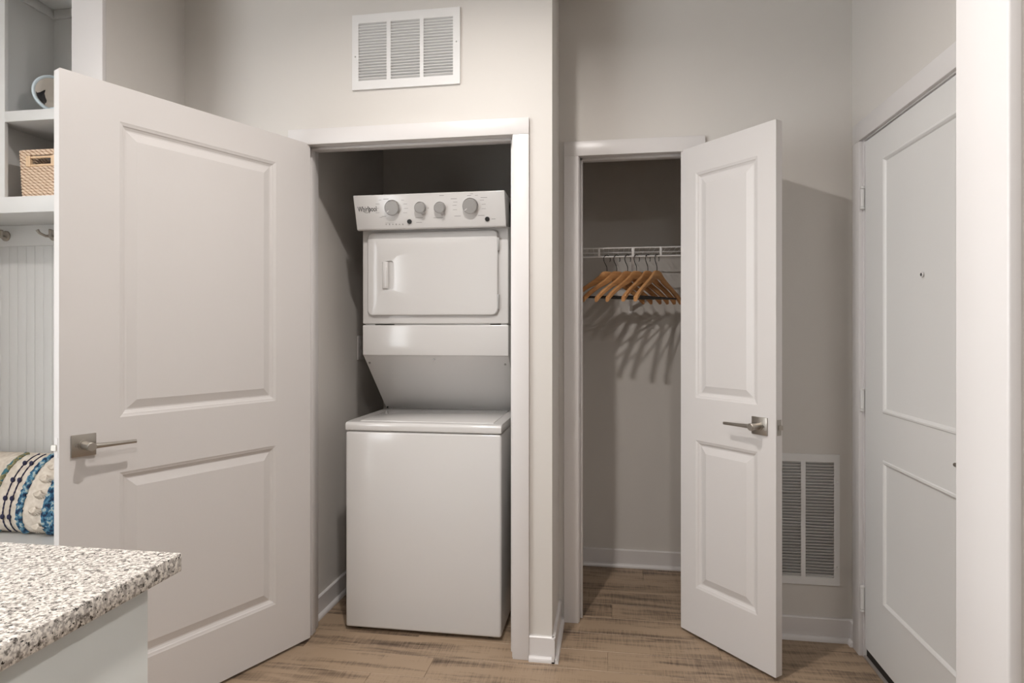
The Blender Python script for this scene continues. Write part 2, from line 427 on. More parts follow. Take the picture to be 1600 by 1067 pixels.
# ------------------------------------------------------------------ panel doors
PROF = [(0, 0), (.0025, -.0012), (.010, -.0030), (.013, -.0062), (.020, -.0100), (.0245, -.0105), (.050, -.0028), (.0515, -.0022)]
PROF_E = [(0, 0), (.003, .0035), (.009, .0045), (.014, .001), (.018, -.004), (.030, -.005), (.034, -.0055)]
def ring_panel(bm, x0, x1, z0, z1, y, out, prof):
    prev = None
    for ins, h in prof:
        q = [(x0+ins, z0+ins), (x1-ins, z0+ins), (x1-ins, z1-ins), (x0+ins, z1-ins)]
        vs = [bm.verts.new((a, y + out*h, b)) for a, b in q]
        if prev:
            for k in range(4): bm.faces.new((prev[k], prev[(k+1) % 4], vs[(k+1) % 4], vs[k]))
        prev = vs
    bm.faces.new(prev)
def panel_door(name, label, hinge, ang, W, H0, H1, panels, ylo, yhi, m, prof=PROF):
    t = thing(name, label, 'door', (hinge[0], hinge[1], 0), ang, kind='structure')
    bm = BM()
    xs = [0, panels[0][0], panels[0][1], W]
    zs = [H0]
    for p in panels: zs += [p[2], p[3]]
    zs.append(H1)
    holes = {(1, 1 + 2*i) for i in range(len(panels))}
    for y in (ylo, yhi):
        for i in range(3):
            for j in range(len(zs)-1):
                if (i, j) in holes: continue
                bm.faces.new([bm.verts.new(p) for p in ((xs[i], y, zs[j]), (xs[i+1], y, zs[j]), (xs[i+1], y, zs[j+1]), (xs[i], y, zs[j+1]))])
    for a, b in (((0, H0), (W, H0)), ((W, H0), (W, H1)), ((W, H1), (0, H1)), ((0, H1), (0, H0))):
        bm.faces.new([bm.verts.new(p) for p in ((a[0], ylo, a[1]), (b[0], ylo, b[1]), (b[0], yhi, b[1]), (a[0], yhi, a[1]))])
    bmesh.ops.remove_doubles(bm, verts=bm.verts, dist=1e-6)
    bmesh.ops.recalc_face_normals(bm, faces=bm.faces)
    ed = [e for e in bm.edges if len(e.link_faces) == 2 and e.calc_face_angle(0) > .5]
    bmesh.ops.bevel(bm, geom=ed, offset=.0018, segments=2, affect='EDGES')
    obj('slab', bm, m, t, local=True)
    for p in panels:
        bm = BM()
        ring_panel(bm, *p, ylo, -1, prof); ring_panel(bm, *p, yhi, 1, prof)
        me = bpy.data.meshes.new('panel')
        bmesh.ops.recalc_face_normals(bm, faces=bm.faces)
        # open shells: point outwards by hand
        for f in bm.faces:
            want = -1 if f.calc_center_median().y < (ylo+yhi)/2 else 1
            if f.normal.y * want < 0: f.normal_flip()
        bm.to_mesh(me); bm.free(); me.materials.append(m)
        for q in me.polygons: q.use_smooth = True
        me.set_sharp_from_angle(angle=math.radians(14))
        obj('panel', me, m, t, local=True)
    return t
def lever(t, x, z, y, out, toward, length=.128):
    """lever set on door face y; out = +-1 face direction; toward = +-1 along local x for the lever"""
    h = obj('handle', tube(BM(), [(x, y + out*.004, z), (x, y + out*.010, z), (x, y + out*.0105, z), (x, y + out*.030, z), (x, y+out*.058, z), (x, y+out*.060, z)],
            [.0165, .0165, .0125, .0125, .0135, .0115], 24), NICKEL, t, local=True)
    yy = sorted((y, y + out*.007))
    obj('rosette', bx(x-.033, x+.033, yy[0], yy[1], z-.033, z+.033), NICKEL, h, .0015)
    pts = [(x, y+out*.047, z), (x+toward*.02, y+out*.048, z), (x+toward*.06, y+out*.048, z-.001), (x+toward*length, y+out*.047, z-.002)]
    obj('lever_arm', tube(BM(), pts, [.0085, .0080, .0066, .0058], 12), NICKEL, h)
    obj('lock_pin', tube(BM(), [(x-toward*.021, y+out*.006, z), (x-toward*.021, y+out*.0095, z)], .0035, 12), CHROME, h)
    return h
P1 = [(.161, .7235, .209, .829), (.161, .7235, 1.003, 1.934)]
D1W = .887
d1 = panel_door('door_1', 'wide white two-panel door swung open from the laundry closet', (-1.2126, 2.3811), 10.5601 - 2*math.pi, D1W, .012, 2.0455, P1, -.035, 0, DOORW)
lever(d1, D1W-.0625, .931, 0, 1, -1)
lever(d1, D1W-.0625, .931, -.035, -1, -1)
la_ = obj('latch_plate', bx(D1W-.0005, D1W+.0012, -.029, -.006, .931-.029, .931+.029), WHITE, d1, local=True)
obj('latch_bolt', prism(BM(), [(D1W, -.0235), (D1W+.012, -.0235), (D1W+.004, -.0115), (D1W, -.0115)], 'z', .9225, .9395), NICKEL, la_)
P2 = [(.081, .380, .209, .823), (.081, .380, .998, 1.932)]
d2 = panel_door('door_2', 'narrow white two-panel door swung open from the coat closet', (.3075, 2.7097), -.8689, .4585, .013, 2.0455, P2, 0, .035, DOORW)
lever(d2, .4585-.0665, .922, 0, -1, -1)
lever(d2, .4585-.0665, .922, .035, 1, -1)
la_ = obj('latch_plate', bx(.4580, .4597, .006, .029, .922-.029, .922+.029), NICKEL, d2, local=True)
obj('latch_bolt', prism(BM(), [(.4585, .0115), (.4625, .0115), (.4705, .0235), (.4585, .0235)], 'z', .9135, .9305), NICKEL, la_)
# entry door: local x runs from hinge (Y=2.588) toward the camera (-Y); local y = +X -> visible face at y=0
PE = [(.158, .756, .271, .804), (.158, .756, .975, 1.909)]
d3 = panel_door('door_3', 'white two-panel entry door with painted hinges and a peephole', (XR+.001, EH0-.003), -math.pi/2, .909, .043, 2.012, PE, 0, .044, ENTRYW, PROF_E)
h3 = lever(d3, .914-.06, .908, 0, -1, -1, .132)
for nm in [h3] + list(h3.children): nm.data.materials[0] = BLACK if False else NICKEL
obj('door_sweep', bx(.004, .910, .004, .040, .010, .045), SWEEP, d3, local=True)
ph = obj('peephole', tube(BM(), [(.437, .002, 1.455), (.437, -.0015, 1.455)], .0085, 20), WHITE, d3, local=True)
obj('lens', tube(BM(), [(.437, .001, 1.455), (.437, -.0022, 1.455)], .0052, 16), BLACK, ph)
for v0, v1 in ((291, 328), (606, 643), (913.5, 955)):
    za = hit(1346, v1, (XR-.010, 0, 0), (1, 0, 0)).z; zb = hit(1346, v0, (XR-.010, 0, 0), (1, 0, 0)).z
    kn = obj('hinge', tube(BM(), [(-.003, -.009, za+.012), (-.003, -.009, zb-.012)], .0075, 14), ENTRYW, d3, local=True)
    obj('hinge_tip', tube(BM(), [(-.003, -.009, za), (-.003, -.009, za+.003), (-.003, -.009, za+.0105)], [.005, .0085, .0085], 14), ENTRYW, kn)
    obj('hinge_tip', tube(BM(), [(-.003, -.009, zb-.0105), (-.003, -.009, zb-.003), (-.003, -.009, zb)], [.0085, .0085, .005], 14), ENTRYW, kn)

# ------------------------------------------------------------------ stacked washer and dryer
LX0, LX1 = -1.1055, -.4315
lc = thing('laundry_center', 'white stacked washer and dryer standing in the laundry closet', 'washer dryer', ((LX0+LX1)/2, 2.486, 0))
WF, DF, YBK = 2.486, 2.670, 3.27
bm = bx(LX0, LX1, WF, YBK, .016, .850)
obj('washer_cabinet', bm, APPL, lc, .010, seg=3)
obj('washer_seam', bx(LX0+.014, LX1-.014, WF+.014, YBK-.01, .846, .856), APPL, lc)
for fx, fy in ((LX0+.05, WF+.05), (LX1-.05, WF+.05), (LX0+.05, YBK-.05), (LX1-.05, YBK-.05)):
    obj('foot', tube(BM(), [(fx, fy, 0), (fx, fy, .02)], .018, 14), BLACK, lc)
YR = 2.972     # where slanted shroud meets the deck
bm = prism(BM(), [(WF-.003, .8535), (WF-.003, .878), (WF+.004, .8875), (WF+.03, .890), (YR+.10, .890), (YBK, .890), (YBK, .8535)], 'x', LX0-.001, LX1+.001)
deck = obj('washer_top', bm, APPL, lc, .004, seg=3)
# lid, flush with a shadow gap
lx0, lx1, ly0, ly1 = LX0+.052, LX1-.040, WF+.035, YR-.035
obj('washer_lid', bx(lx0, lx1, ly0, ly1, .886, .8925), APPL, lc, .0022)
# shroud between washer and dryer
bm = prism(BM(), [(DF+.004, 1.168), (YR, .8895), (YBK, .8895), (YBK, 1.168)], 'x', LX0+.001, LX1-.001)
sh = obj('shroud', bm, APPL, lc, .002)
for px in ((678, 561), (577.5, 566.5), (789.5, 569)):
    nrm = Vector((0, -(1.168-.8895), -(YR-DF-.004))).normalized()
    p = hit(*px, (0, DF+.004, 1.168), nrm)
    obj('screw', tube(BM(), [p - nrm*.001, p + nrm*.003], .0055, 10), CHROME if px[0] == 678 else KNOB, sh)
for x in (LX0+.012,):
    obj('screw', tube(BM(), [(x, YR-.012, .89), (x, YR-.012, .899)], .004, 8), BLACK, sh)
# dryer body in two front panels
obj('dryer_lower_panel', prism(BM(), [(DF, 1.165), (DF, 1.303), (YBK, 1.303), (YBK, 1.165)], 'x', LX0, LX1), APPL, lc, .005, seg=3)
def dxs(u): return hit(u, 508, (0, DF, 0), (0, 1, 0)).x
for xa_, xb_ in ((LX0+.010, dxs(585)), (dxs(615), dxs(765)), (dxs(782), LX1-.010)):      # open slots are left between the pieces
    obj('dryer_seam', bx(xa_, xb_, DF+.012, YBK-.01, 1.300, 1.311), APPL, lc)
dbody = obj('dryer_cabinet', bx(LX0, LX1, DF, YBK, 1.308, 1.845), APPL, lc, .006, seg=3)
# dryer door: gasket gap + slab with rounded corners and recessed grip
dx0, dx1, dz0, dz1 = -1.0765, -.4760, 1.3455, 1.7205
obj('door_gasket', prism(BM(), rrect(dx0+.010, dx1-.010, dz0+.010, dz1-.010, .018), 'y', DF-.0055, DF+.004), KNOB, dbody)
gx0, gx1, gz0, gz1 = -.9925, -.9535, 1.463, 1.592      # grip pocket
bm = BM()
def ringv(pts, y): return [bm.verts.new((a, y, b)) for a, b in pts]
n6 = 8
o00 = ringv(rrect(dx0+.012, dx1-.012, dz0+.012, dz1-.012, .016, n6), DF-.005)
o0 = ringv(rrect(dx0+.001, dx1-.001, dz0+.001, dz1-.001, .025, n6), DF-.005)
o1 = ringv(rrect(dx0, dx1, dz0, dz1, .025, n6), DF-.010)
o2 = ringv(rrect(dx0+.004, dx1-.004, dz0+.004, dz1-.004, .022, n6), DF-.0150)
o3 = ringv(rrect(dx0+.018, dx1-.018, dz0+.018, dz1-.018, .012, n6), DF-.0175)
N = len(o0)
for a, b in ((o00, o0), (o0, o1), (o1, o2), (o2, o3)):
    for k in range(N): bm.faces.new((a[k], a[(k+1) % N], b[(k+1) % N], b[k]))
g0 = ringv(rrect(gx0-.019, gx1+.018, gz0-.012, gz1+.022, .004, n6), DF-.0178)
g1 = ringv(rrect(gx0, gx1, gz0, gz1, .010, n6), DF-.0158)
g2 = ringv(rrect(gx0+.002, gx1-.001, gz0+.003, gz1-.003, .010, n6), DF-.0088)
for a, b in ((o3, g0), (g0, g1), (g1, g2)):
    for k in range(N): bm.faces.new((a[k], a[(k+1) % N], b[(k+1) % N], b[k]))
bm.faces.new(g2)
dd = obj('dryer_door', bm, APPL, lc)
# grip bar: a rounded lip standing over the left of the pocket
obj('door_grip', prism(BM(), [(x_, y_-.006) for x_, y_ in [(gx0-.012, DF-.011), (gx0-.008, DF-.0165), (gx0+.008, DF-.0185), (gx0+.0165, DF-.015), (gx0+.0165, DF-.012), (gx0+.004, DF-.009)]], 'z', gz0+.004, gz1-.004), APPL, dd, .0015)
for a, b in ((1.6285, 1.685), (1.372, 1.437)):
    obj('door_hinge', bx(dx1-.002, dx1+.0045, DF-.014, DF+.003, a, b), KNOB, dd, .001)
# control console, leaning forward at the top
CT, CBt = (2.563, 1.868), (2.608, 1.728)
prof = [(CBt[0]+.006, CBt[1]-.004), CBt, CT, (CT[0]+.006, CT[1]+.003), (DF+.02, 1.868), (YBK, 1.862), (YBK, 1.835), (DF+.004, 1.730)]
cons = obj('control_panel', prism(BM(), prof, 'x', LX0, LX1), APPL, lc, .003, seg=3)
cu = Vector((0, CT[0]-CBt[0], CT[1]-CBt[1])).normalized()        # up along the face
cn = Vector((0, -cu.z, cu.y)); cn = cn if cn.y < 0 else -cn      # outward
def con(u, v): return hit(u, v, (0, CT[0], CT[1]), cn)
def rot_to(p): return Matrix.Translation(p) @ Matrix(((1, 0, 0), (0, cu.y, cn.y), (0, cu.z, cn.z))).transposed().to_4x4().transposed()
def face_mtx(p):
    M = Matrix.Identity(4); X = Vector((1, 0, 0))
    for i in range(3): M[i][0] = X[i]; M[i][1] = cu[i]; M[i][2] = cn[i]; M[i][3] = p[i]
    return M
def disc(bm, p, r, h0, h1, n=28, bevel=.002):
    tube(bm, [p + cn*h0, p + cn*(h1-bevel), p + cn*h1], [r, r, r-bevel], n); return bm
def dash(bm, u, v, w, h=.0016):
    p = con(u, v); M = face_mtx(p)
    vs = [bm.verts.new(M @ Vector(q)) for q in ((-w/2, -h/2, .0004), (w/2, -h/2, .0004), (w/2, h/2, .0004), (-w/2, h/2, .0004))]
    bm.faces.new(vs)
for (u, v), r in (((611.5, 325.5), .0345), ((655, 325), .0255), ((685.5, 325), .0255), ((733, 322.5), .0345)):
    p = con(u+2.2, v-1)
    kb = obj('knob', disc(BM(), p, r*.93, .0, .020, 32, .003), KNOB, cons)
    obj('knob_rim', disc(BM(), p, r, .0, .008, 32, .002), CHROME, kb)
    if r < .03:
        M = face_mtx(p) @ Matrix.Rotation(math.radians(28), 4, 'Z')
        bm = bx(-.008, .008, -.034, .006, .002, .019); bmesh.ops.transform(bm, matrix=M, verts=bm.verts)
        obj('knob_pointer', bm, KNOB, kb, .003)
    else:
        M = face_mtx(p); bm = bx(-.0015, .0015, r*.45, r*.85, .0195, .0206); bmesh.ops.transform(bm, matrix=M @ Matrix.Rotation(2.2, 4, 'Z'), verts=bm.verts)
        obj('knob_mark', bm, WHITE, kb)
for u, v in ((640, 346), (761.5, 342)):
    obj('push_button', disc(BM(), con(u, v), .0098, 0, .006, 20, .001), BLACK, cons)
text_mesh('brand_lettering', 'Whirlpool', .0285, INK, cons, face_mtx(con(574, 327)) @ Matrix.Diagonal((.74, 1.1, 1, 1)))
sw = BM(); P0 = con(577, 327.5); M = face_mtx(P0)
tube(sw, [M @ Vector((-.013 + .030*math.cos(a)*.55, .001 + .0145*math.sin(a), .0005)) for a in [math.radians(q) for q in range(215, 420, 12)]], .00075, 6)
obj('brand_swoosh', sw, INK, cons)
bm = BM()
for (cx, cy, rr, angs) in ((611.5, 325.5, 20, (200, 180, 160, 225, 20, 0, -20, 40, 140)), (733, 322.5, 20, (175, 160, 195, 10, -10, 30, 60, 80))):
    for a in angs:
        a = math.radians(a); dash(bm, cx + rr*1.15*math.cos(a), cy - rr*math.sin(a), .018 if abs(math.cos(a)) > .8 else .012)
for u, v, w in ((603, 311, .024), (655, 340, .034), (685, 340, .044), (655, 347.5, .026), (600, 338, .02),
                (709, 310.5, .026), (756, 308.5, .028), (715, 337.5, .028), (752, 336.5, .028), (771, 342, .018), (690, 305.5, .02), (733, 305.5, .018), (669, 325, .006)):
    dash(bm, u, v, w, .0022)
for k in range(6):
    dash(bm, 603.5 + k*5.2, 350.5, .005, .0065 if k % 2 else .0045)
dash(bm, 609, 348.2, .04, .0012)
obj('dial_markings', bm, INKL, cons)['kind'] = 'stuff'

# outlet plate on the closet side wall
pl = thing('outlet_plate', 'small pale wall plate beside the dryer', 'wall plate', (-1.281, 3.06, 1.13))
obj('plate', bx(-1.281, -1.274, 3.022, 3.098, 1.128, 1.252), WHITE, pl, .002)
for z in (1.165, 1.215): obj('socket', bx(-1.275, -1.2725, 3.045, 3.075, z-.015, z+.015), GRILLE, pl)

# ------------------------------------------------------------------ grilles
def grille(name, label, x0, x1, z0, z1, y, cols, rows, zt, zb, awning, screws):
    t = thing(name, label, 'vent', ((x0+x1)/2, y, z0))
    bm = BM()
    th = .009
    xs = sorted([x0] + [v for c in cols for v in c] + [x1])
    box(bm, x0, x1, y-th, y-.0005, zt, z1); box(bm, x0, x1, y-th, y-.0005, z0, zb)
    edges = [(x0, cols[0][0])] + [(cols[i][1], cols[i+1][0]) for i in range(len(cols)-1)] + [(cols[-1][1], x1)]
    for a, b in edges: box(bm, a, b, y-th, y-.0005, zb, zt)
    obj('frame', bm, GRILLE, t)
    dk = BM(); X0, X1 = cols[0][0]-.0005, cols[-1][1]+.0005
    box(dk, X0, X1, y+.495, y+.50, zb-.0005, zt+.0005)
    box(dk, X0, X0+.002, y+.004, y+.495, zb, zt); box(dk, X1-.002, X1, y+.004, y+.495, zb, zt)
    box(dk, X0, X1, y+.004, y+.495, zb-.0005, zb+.001); box(dk, X0, X1, y+.004, y+.495, zt-.001, zt+.0005)
    obj('duct', dk, DUCT, t)
    pitch = (zt - zb) / rows
    w = cols[0][1]-cols[0][0]
    d = .0085; hh = pitch*.98
    poly = [(-.0085, .0062), (-.0085, .0049), (.0028, -.0073), (.0028, -.0060)] if awning else [(-.0088, .0054), (-.0088, .0034), (.0075, -.0064), (.0075, -.0052)]
    me = mesh_of('slat', prism(BM(), poly, 'x', -w/2, w/2), GRILLE)
    for a, b in cols:
        for r in range(rows):
            o = obj('slat', me, GRILLE, t)
            o.matrix_parent_inverse = Matrix.Identity(4)
            o.location = ((a+b)/2 - (x0+x1)/2, -.0005, zb + pitch*(r+.5) - z0)
            o.scale = ((b-a)/w, 1, 1)
    for sx, sz in screws:
        obj('screw', tube(BM(), [(sx, y-th+.001, sz), (sx, y-th-.0012, sz)], .0032, 10), CHROME, t)
    return t
g1_ = grille('return_grille', 'white three-column louvred return grille above the laundry door', -1.027, -.578, 2.2535, 2.557, W1,
       [(-1.000, -.8805), (-.8635, -.7420), (-.7270, -.606)], 20, 2.524, 2.289, False, [(-1.013, 2.388), (-.592, 2.42)])
grille('transfer_grille', 'white louvred floor-level grille beside the coat closet door', .655, .941, .2275, .7667, W2,
       [(.680, .7905), (.8084, .9186)], 38, .737, .2596, True, [(.930, .655), (.930, .305), (.666, .655), (.666, .305)])

# ------------------------------------------------------------------ coat closet: wire shelf and hangers
SY, SZ1, SZ0 = 3.10, 1.688, 1.645
ws_ = thing('wire_shelf', 'white ventilated wire shelf with hang rail across the coat closet', 'shelf', (.2, 3.25, SZ0))
xa, xb = XJ+.002, .538
def wire(name, pts, r, parent=ws_): return obj(name, tube(BM(), pts, r, 8), WIREW, parent)
wire('front_rail', [(xa, SY, SZ1), (xb, SY, SZ1)], .0036)
wire('hang_rail', [(xa, SY, SZ0), (xb, SY, SZ0)], .0042)
wire('rear_rail', [(xa, WB-.006, SZ1-.004), (xb, WB-.006, SZ1-.004)], .0032)
wire('mid_rail', [(xa, 3.24, SZ1-.005), (xb, 3.24, SZ1-.005)], .0030)
cross = mesh_of('deck_wire', tube(BM(), [(0, WB-.004, SZ1+.002), (0, SY, SZ1+.002), (0, SY-.003, SZ1-.002), (0, SY-.003, SZ1-.006)], .0010, 6), WIREW)
x = xa + .012
while x < xb:
    o = obj('deck_wire', cross, WIREW, ws_); o.location.x = x; x += .0254
for px in (936, 1032.5):
    X = hit(px, 395, (0, SY, 0), (0, 1, 0)).x
    obj('rail_joiner', bx(X-.0055, X+.0055, SY-.006, SY+.006, SZ0-.003, SZ1+.003), WIREW, ws_, .002)
XB_ = hit(989, 395, (0, SY, 0), (0, 1, 0)).x
br = obj('support_brace', prism(BM(), [(SY+.004, SZ0+.006), (SY-.004, SZ0-.002), (WB-.006, 1.385), (WB, 1.385), (WB, 1.402)], 'x', XB_-.007, XB_+.007), WIREW, ws_, .001)
obj('brace_foot', bx(XB_-.010, XB_+.010, WB-.004, WB, 1.372, 1.412), WIREW, br, .001)
obj('rail_hook', bx(XB_-.007, XB_+.007, SY-.006, SY+.006, SZ0-.004, SZ1+.002), WIREW, br, .001)

def make_hanger():
    t = thing('coat_hanger', 'beech wood coat hanger with black hook and trouser bar on the wire rail', 'hanger', (0, 0, 0), group='wooden hangers on the closet rail')
    # local x = along the shoulders, origin at the rail contact under the hook; z down from there
    HL = .222
    top = []; bot = []
    n = 14
    for k in range(-n, n+1):
        q = k / n; x = HL*q; a = abs(q)
        # centre line: flat block then sloping to drooping tips
        zc = -.080 - (.016*max(0, a-.10) if a < .18 else .0013 + .148*(a-.18) - .030*max(0, a-.75)**2*4)
        if a < .13: zt_, zb_ = -.0765, -.118
        else:
            s_ = (a-.13)/.87
            zt_ = -.0765 - .116*s_**.74 - .018*s_**5
            zb_ = zt_ - (.0415 - .0205*min(1, s_*2.2)) - .004*s_
        yb = -.012*a**1.5   # shoulders bow forward
        top.append((x, yb, zt_)); bot.append((x, yb, zb_))
    bm = BM(); th = .0065
    rings = []
    for (x, yb, a), (_, _, b) in zip(top, bot):
        w = th * (1.0 + .55*abs(x)/HL)
        rings.append([bm.verts.new(p) for p in ((x, yb-w*.6, a), (x, yb-w, a-.004), (x, yb-w, b+.004), (x, yb-w*.6, b), (x, yb+w*.6, b), (x, yb+w, b+.004), (x, yb+w, a-.004), (x, yb+w*.6, a))])
    for a, b in zip(rings, rings[1:]):
        for k in range(8): bm.faces.new((a[k], a[(k+1) % 8], b[(k+1) % 8], b[k]))
    bm.faces.new(rings[0][::-1]); bm.faces.new(rings[-1])
    obj('shoulders', bm, HANGW, t, local=True)
    hk = []
    R = .0205
    for a in range(-35, 200, 15):
        r = math.radians(a)
        hk.append((R*math.cos(r), 0, -.0165 + R*math.sin(r)))
    # curve back in to the stem
    hk += [(-.0165, 0, -.031), (-.008, 0, -.043), (-.0015, 0, -.054), (0, 0, -.064), (0, 0, -.080)]
    obj('hook', tube(BM(), hk, .0019, 8), BLKWIRE, t, local=True)
    obj('trouser_bar', tube(BM(), [(-.180, -.0085, -.2085), (.180, -.0085, -.2085)], .0040, 10), BLKWIRE, t, local=True)
    return t
h0 = make_hanger()
def copy_tree(root):
    r = root.copy(); COL.objects.link(r)
    for c in list(root.children):
        k = c.copy(); COL.objects.link(k); k.parent = r
    return r
for i, (px, ph_) in enumerate(((948.4, 52.5), (963.8, 49), (980.8, 46), (994.9, 43.5), (1012.3, 37), (1026.6, 33.5))):
    p = hit(px, 415, (0, SY-.002, 0), (0, 1, 0))
    h = h0 if i == 0 else copy_tree(h0)
    # local +x points to the far side: direction (sin ph, cos ph)
    h.rotation_euler = (0, 0, math.pi/2 - math.radians(ph_))
    h.location = (p.x, SY, SZ0 + .0042)
    h['label'] = ('beech wood hanger with black hook, ' + ('nearest the closet jamb with the strike plate', 'second along the rail from the strike plate jamb',
        'third along the rail from the strike plate jamb', 'fourth along the rail from the strike plate jamb', 'next to last before the open closet door',
        'last on the rail before the open closet door')[i])

# ------------------------------------------------------------------ mudroom shelves on the left
BY = 1.95                      # front of the shelf unit
BKY = 2.198
mu = thing('mudroom_unit', 'white built-in mudroom unit with cubbies, hook rail, beadboard and bench', 'shelving', (-2.25, 2.08, 0))
XA, XS0, XS1 = -1.911, -2.1905, -2.301
bays = [(XA, XS0), (XS1, -2.581)]
for a, b in ((XS0, XS1), (-2.581, -2.69)):
    obj('stile', bx(b, a, BY, BY+.014, 1.709, CEIL), BUILTIN, mu, .0012)
    obj('side_panel', bx(b+.045, a-.045, BY+.014, BKY, 1.709, CEIL), BUILTIN, mu)
obj('top_rail', bx(-2.69, XA, BY, BY+.014, 2.58, CEIL), BUILTIN, mu)
obj('cubby_top', bx(-2.69, XA, BY+.014, BKY, 2.58, 2.60), BUILTIN, mu)
obj('crown_strip', bx(XS0-.045, XA, BKY-.012, BKY, 2.545, 2.58), BUILTIN, mu, .003)
obj('crown_strip', bx(XS0-.045, XS0-.033, BY+.014, BKY-.012, 2.545, 2.58), BUILTIN, mu, .003)
for a, b in bays:
    obj('shelf', bx(b-.045, a+.0 if a == XA else a+.045, BY+.001, BKY, 2.0435, 2.0825), BUILTIN, mu, .001)
obj('lower_shelf', bx(-2.69, XA, BY-.0005, BKY, 1.7085, 1.7675), BUILTIN, mu, .001)
obj('cubby_back', bx(-2.69, XA, BKY, BKY+.010, 1.709, CEIL), BUILTIN, mu)
hr = obj('hook_rail', bx(-2.69, XA, BKY-.014, BKY, 1.6235, 1.7085), BUILTIN, mu, .001)
x = XA
while x > -2.68:
    x2 = max(x-.0405, -2.69)
    obj('beadboard_slat', bx(x2+.0003, x-.0003, BKY-.009, BKY, .50, 1.6235), BUILTIN, mu, .0012)
    x -= .0405
obj('beadboard_backing', bx(-2.69, XA, BKY-.002, BKY+.010, .0, 1.709), BUILTIN, mu)
obj('bench_seat', bx(-2.695, XA+.001, 1.74, BKY, .463, .502), BUILTIN, mu, .003)
obj('bench_front', bx(-2.69, XA+.0, 1.765, 1.785, 0, .463), BUILTIN, mu)
obj('bench_side', bx(XA-.02, XA, 1.785, BKY, 0, .463), BUILTIN, mu)
for px in ((3.5, 368), (79, 367)):
    p = hit(*px, (0, BKY-.03, 0), (0, 1, 0))
    hk = obj('coat_hook', tube(BM(), [(p.x, BKY-.013, p.z), (p.x, BKY-.017, p.z), (p.x, BKY-.021, p.z), (p.x, BKY-.023, p.z)], [.0215, .0215, .018, .006], 24), NICKEL, mu)
    for s in (-1, 1):
        obj('prong', tube(BM(), [(p.x, BKY-.02, p.z-.004), (p.x+s*.010, BKY-.042, p.z-.006), (p.x+s*.024, BKY-.056, p.z+.004), (p.x+s*.030, BKY-.060, p.z+.016)], [.007, .0055, .005, .0065], 12), NICKEL, hk)

# basket in the lower cubby
bk = thing('wicker_basket', 'woven rattan basket with cut-out handle in the mudroom cubby', 'basket', (-2.03, 2.07, 1.7675))
bx0, bx1, by0, by1, bz0, bz1 = -2.157, -1.925, 1.972, 2.165, 1.7684, 1.943
rows = 17; rp = (bz1-bz0)/rows
hx0, hx1, hz0, hz1 = -2.101, -2.010, 1.8845, 1.914
def coil(z, x0, x1, y0, y1, r):
    bm = BM(); pts = [(a, b, z) for a, b in rrect(x0, x1, y0, y1, .018, 4)]
    pts.append(pts[0]); tube(bm, pts, r, 8, cap=False); return bm
body = BM()
for k in range(rows):
    z = bz0 + rp*(k+.5)
    tap = .006*(1 - k/rows)
    ring = rrect(bx0+tap, bx1-tap, by0+tap, by1-tap, .018, 4)
    if hz0 - rp*.4 < z < hz1 + rp*.4:      # leave the handle gap open at the front
        pts = [(hx1+.004, by0+tap, z)] + [(a, b, z) for a, b in [(bx1-.02, by0+tap)]]
        seq = sorted([p for p in ring], key=lambda p: 0)
        right = [(hx1+.004, by0+tap), (bx1-.022, by0+tap)]
        arc = ring[-5:] + ring[0:5] + ring[5:10] + ring[10:15]
        path = right + [q for q in ring[15:20][::-1]] + [q for q in ring[0:5]] + [q for q in ring[5:10]] + [q for q in ring[10:15]] + [(hx0-.004, by0+tap)]
        tube(body, [(a, b, z) for a, b in path], rp*.56, 8)
    else:
        tube(body, [(a, b, z) for a, b in ring + ring[:1]], rp*.56, 8, cap=False)
obj('woven_body', body, RATTAN, bk)
obj('basket_bottom', bx(bx0+.008, bx1-.008, by0+.008, by1-.008, bz0+.001, bz0+.008), RATTAN, bk)
hb = BM()
pts = [(hx0, by0-.001, hz0), (hx1, by0-.001, hz0), (hx1, by0-.001, hz1), (hx0, by0-.001, hz1)]
for a, b, r in ((0, 1, .0045), (2, 3, .0045)): tube(hb, [pts[a], pts[b]], r, 8)
for xx in (hx0-.007, hx1+.007): box(hb, xx-.009, xx+.009, by0-.007, by0+.005, hz0-.004, hz1+.004)
obj('handle_frame', hb, RATTANL, bk)
st = thing('twig_bundle', 'dark twisted wicker pieces inside the rattan basket', 'twigs', (-2.04, 2.05, 1.775))
for k in range(7):
    y = 1.995 + .02*k
    obj('twig', tube(BM(), [(-2.13+.01*k, y, 1.80), (-2.09+.008*k, y+.01, 1.895+.004*(k % 3)), (-2.03+.006*k, y, 1.903), (-1.97, y+.008, 1.86), (-1.95, y, 1.80)], .0055, 7), STICK, st)

# decorative bowl propped on the upper shelf
orn = thing('display_bowl', 'small round bowl on the upper shelf, cream and black inside, pale blue outside', 'bowl', (-2.09, 2.06, 2.0825))
oc = Vector((-2.092, 2.06, 2.181)); AX = Vector((.84, -.54, .04)).normalized()
UZ = (Vector((0, 0, 1)) - AX*AX.z).normalized(); UX = UZ.cross(AX)
def lathe_ax(prof_, n=48):
    b = BM(); g = []
    for k in range(n):
        a = 2*math.pi*k/n; e = UX*math.cos(a) + UZ*math.sin(a)
        g.append([b.verts.new(oc + AX*h + e*r) for h, r in prof_])
    for k in range(n):
        for q in range(len(prof_)-1): b.faces.new((g[k][q], g[(k+1) % n][q], g[(k+1) % n][q+1], g[k][q+1]))
    return b
RB, RI, DEP = .0715, .0605, .030
RS = (RI*RI + DEP*DEP) / (2*DEP); SC = oc + AX*(RS-DEP)          # sphere of the inner dish
outer = [(-.050, .0005), (-.049, .026), (-.046, .030), (-.036, .050), (-.022, .064), (-.008, .0705), (.000, RB), (.0035, RB-.002), (.005, RB-.0055), (.0035, RI+.001), (.0, RI)]
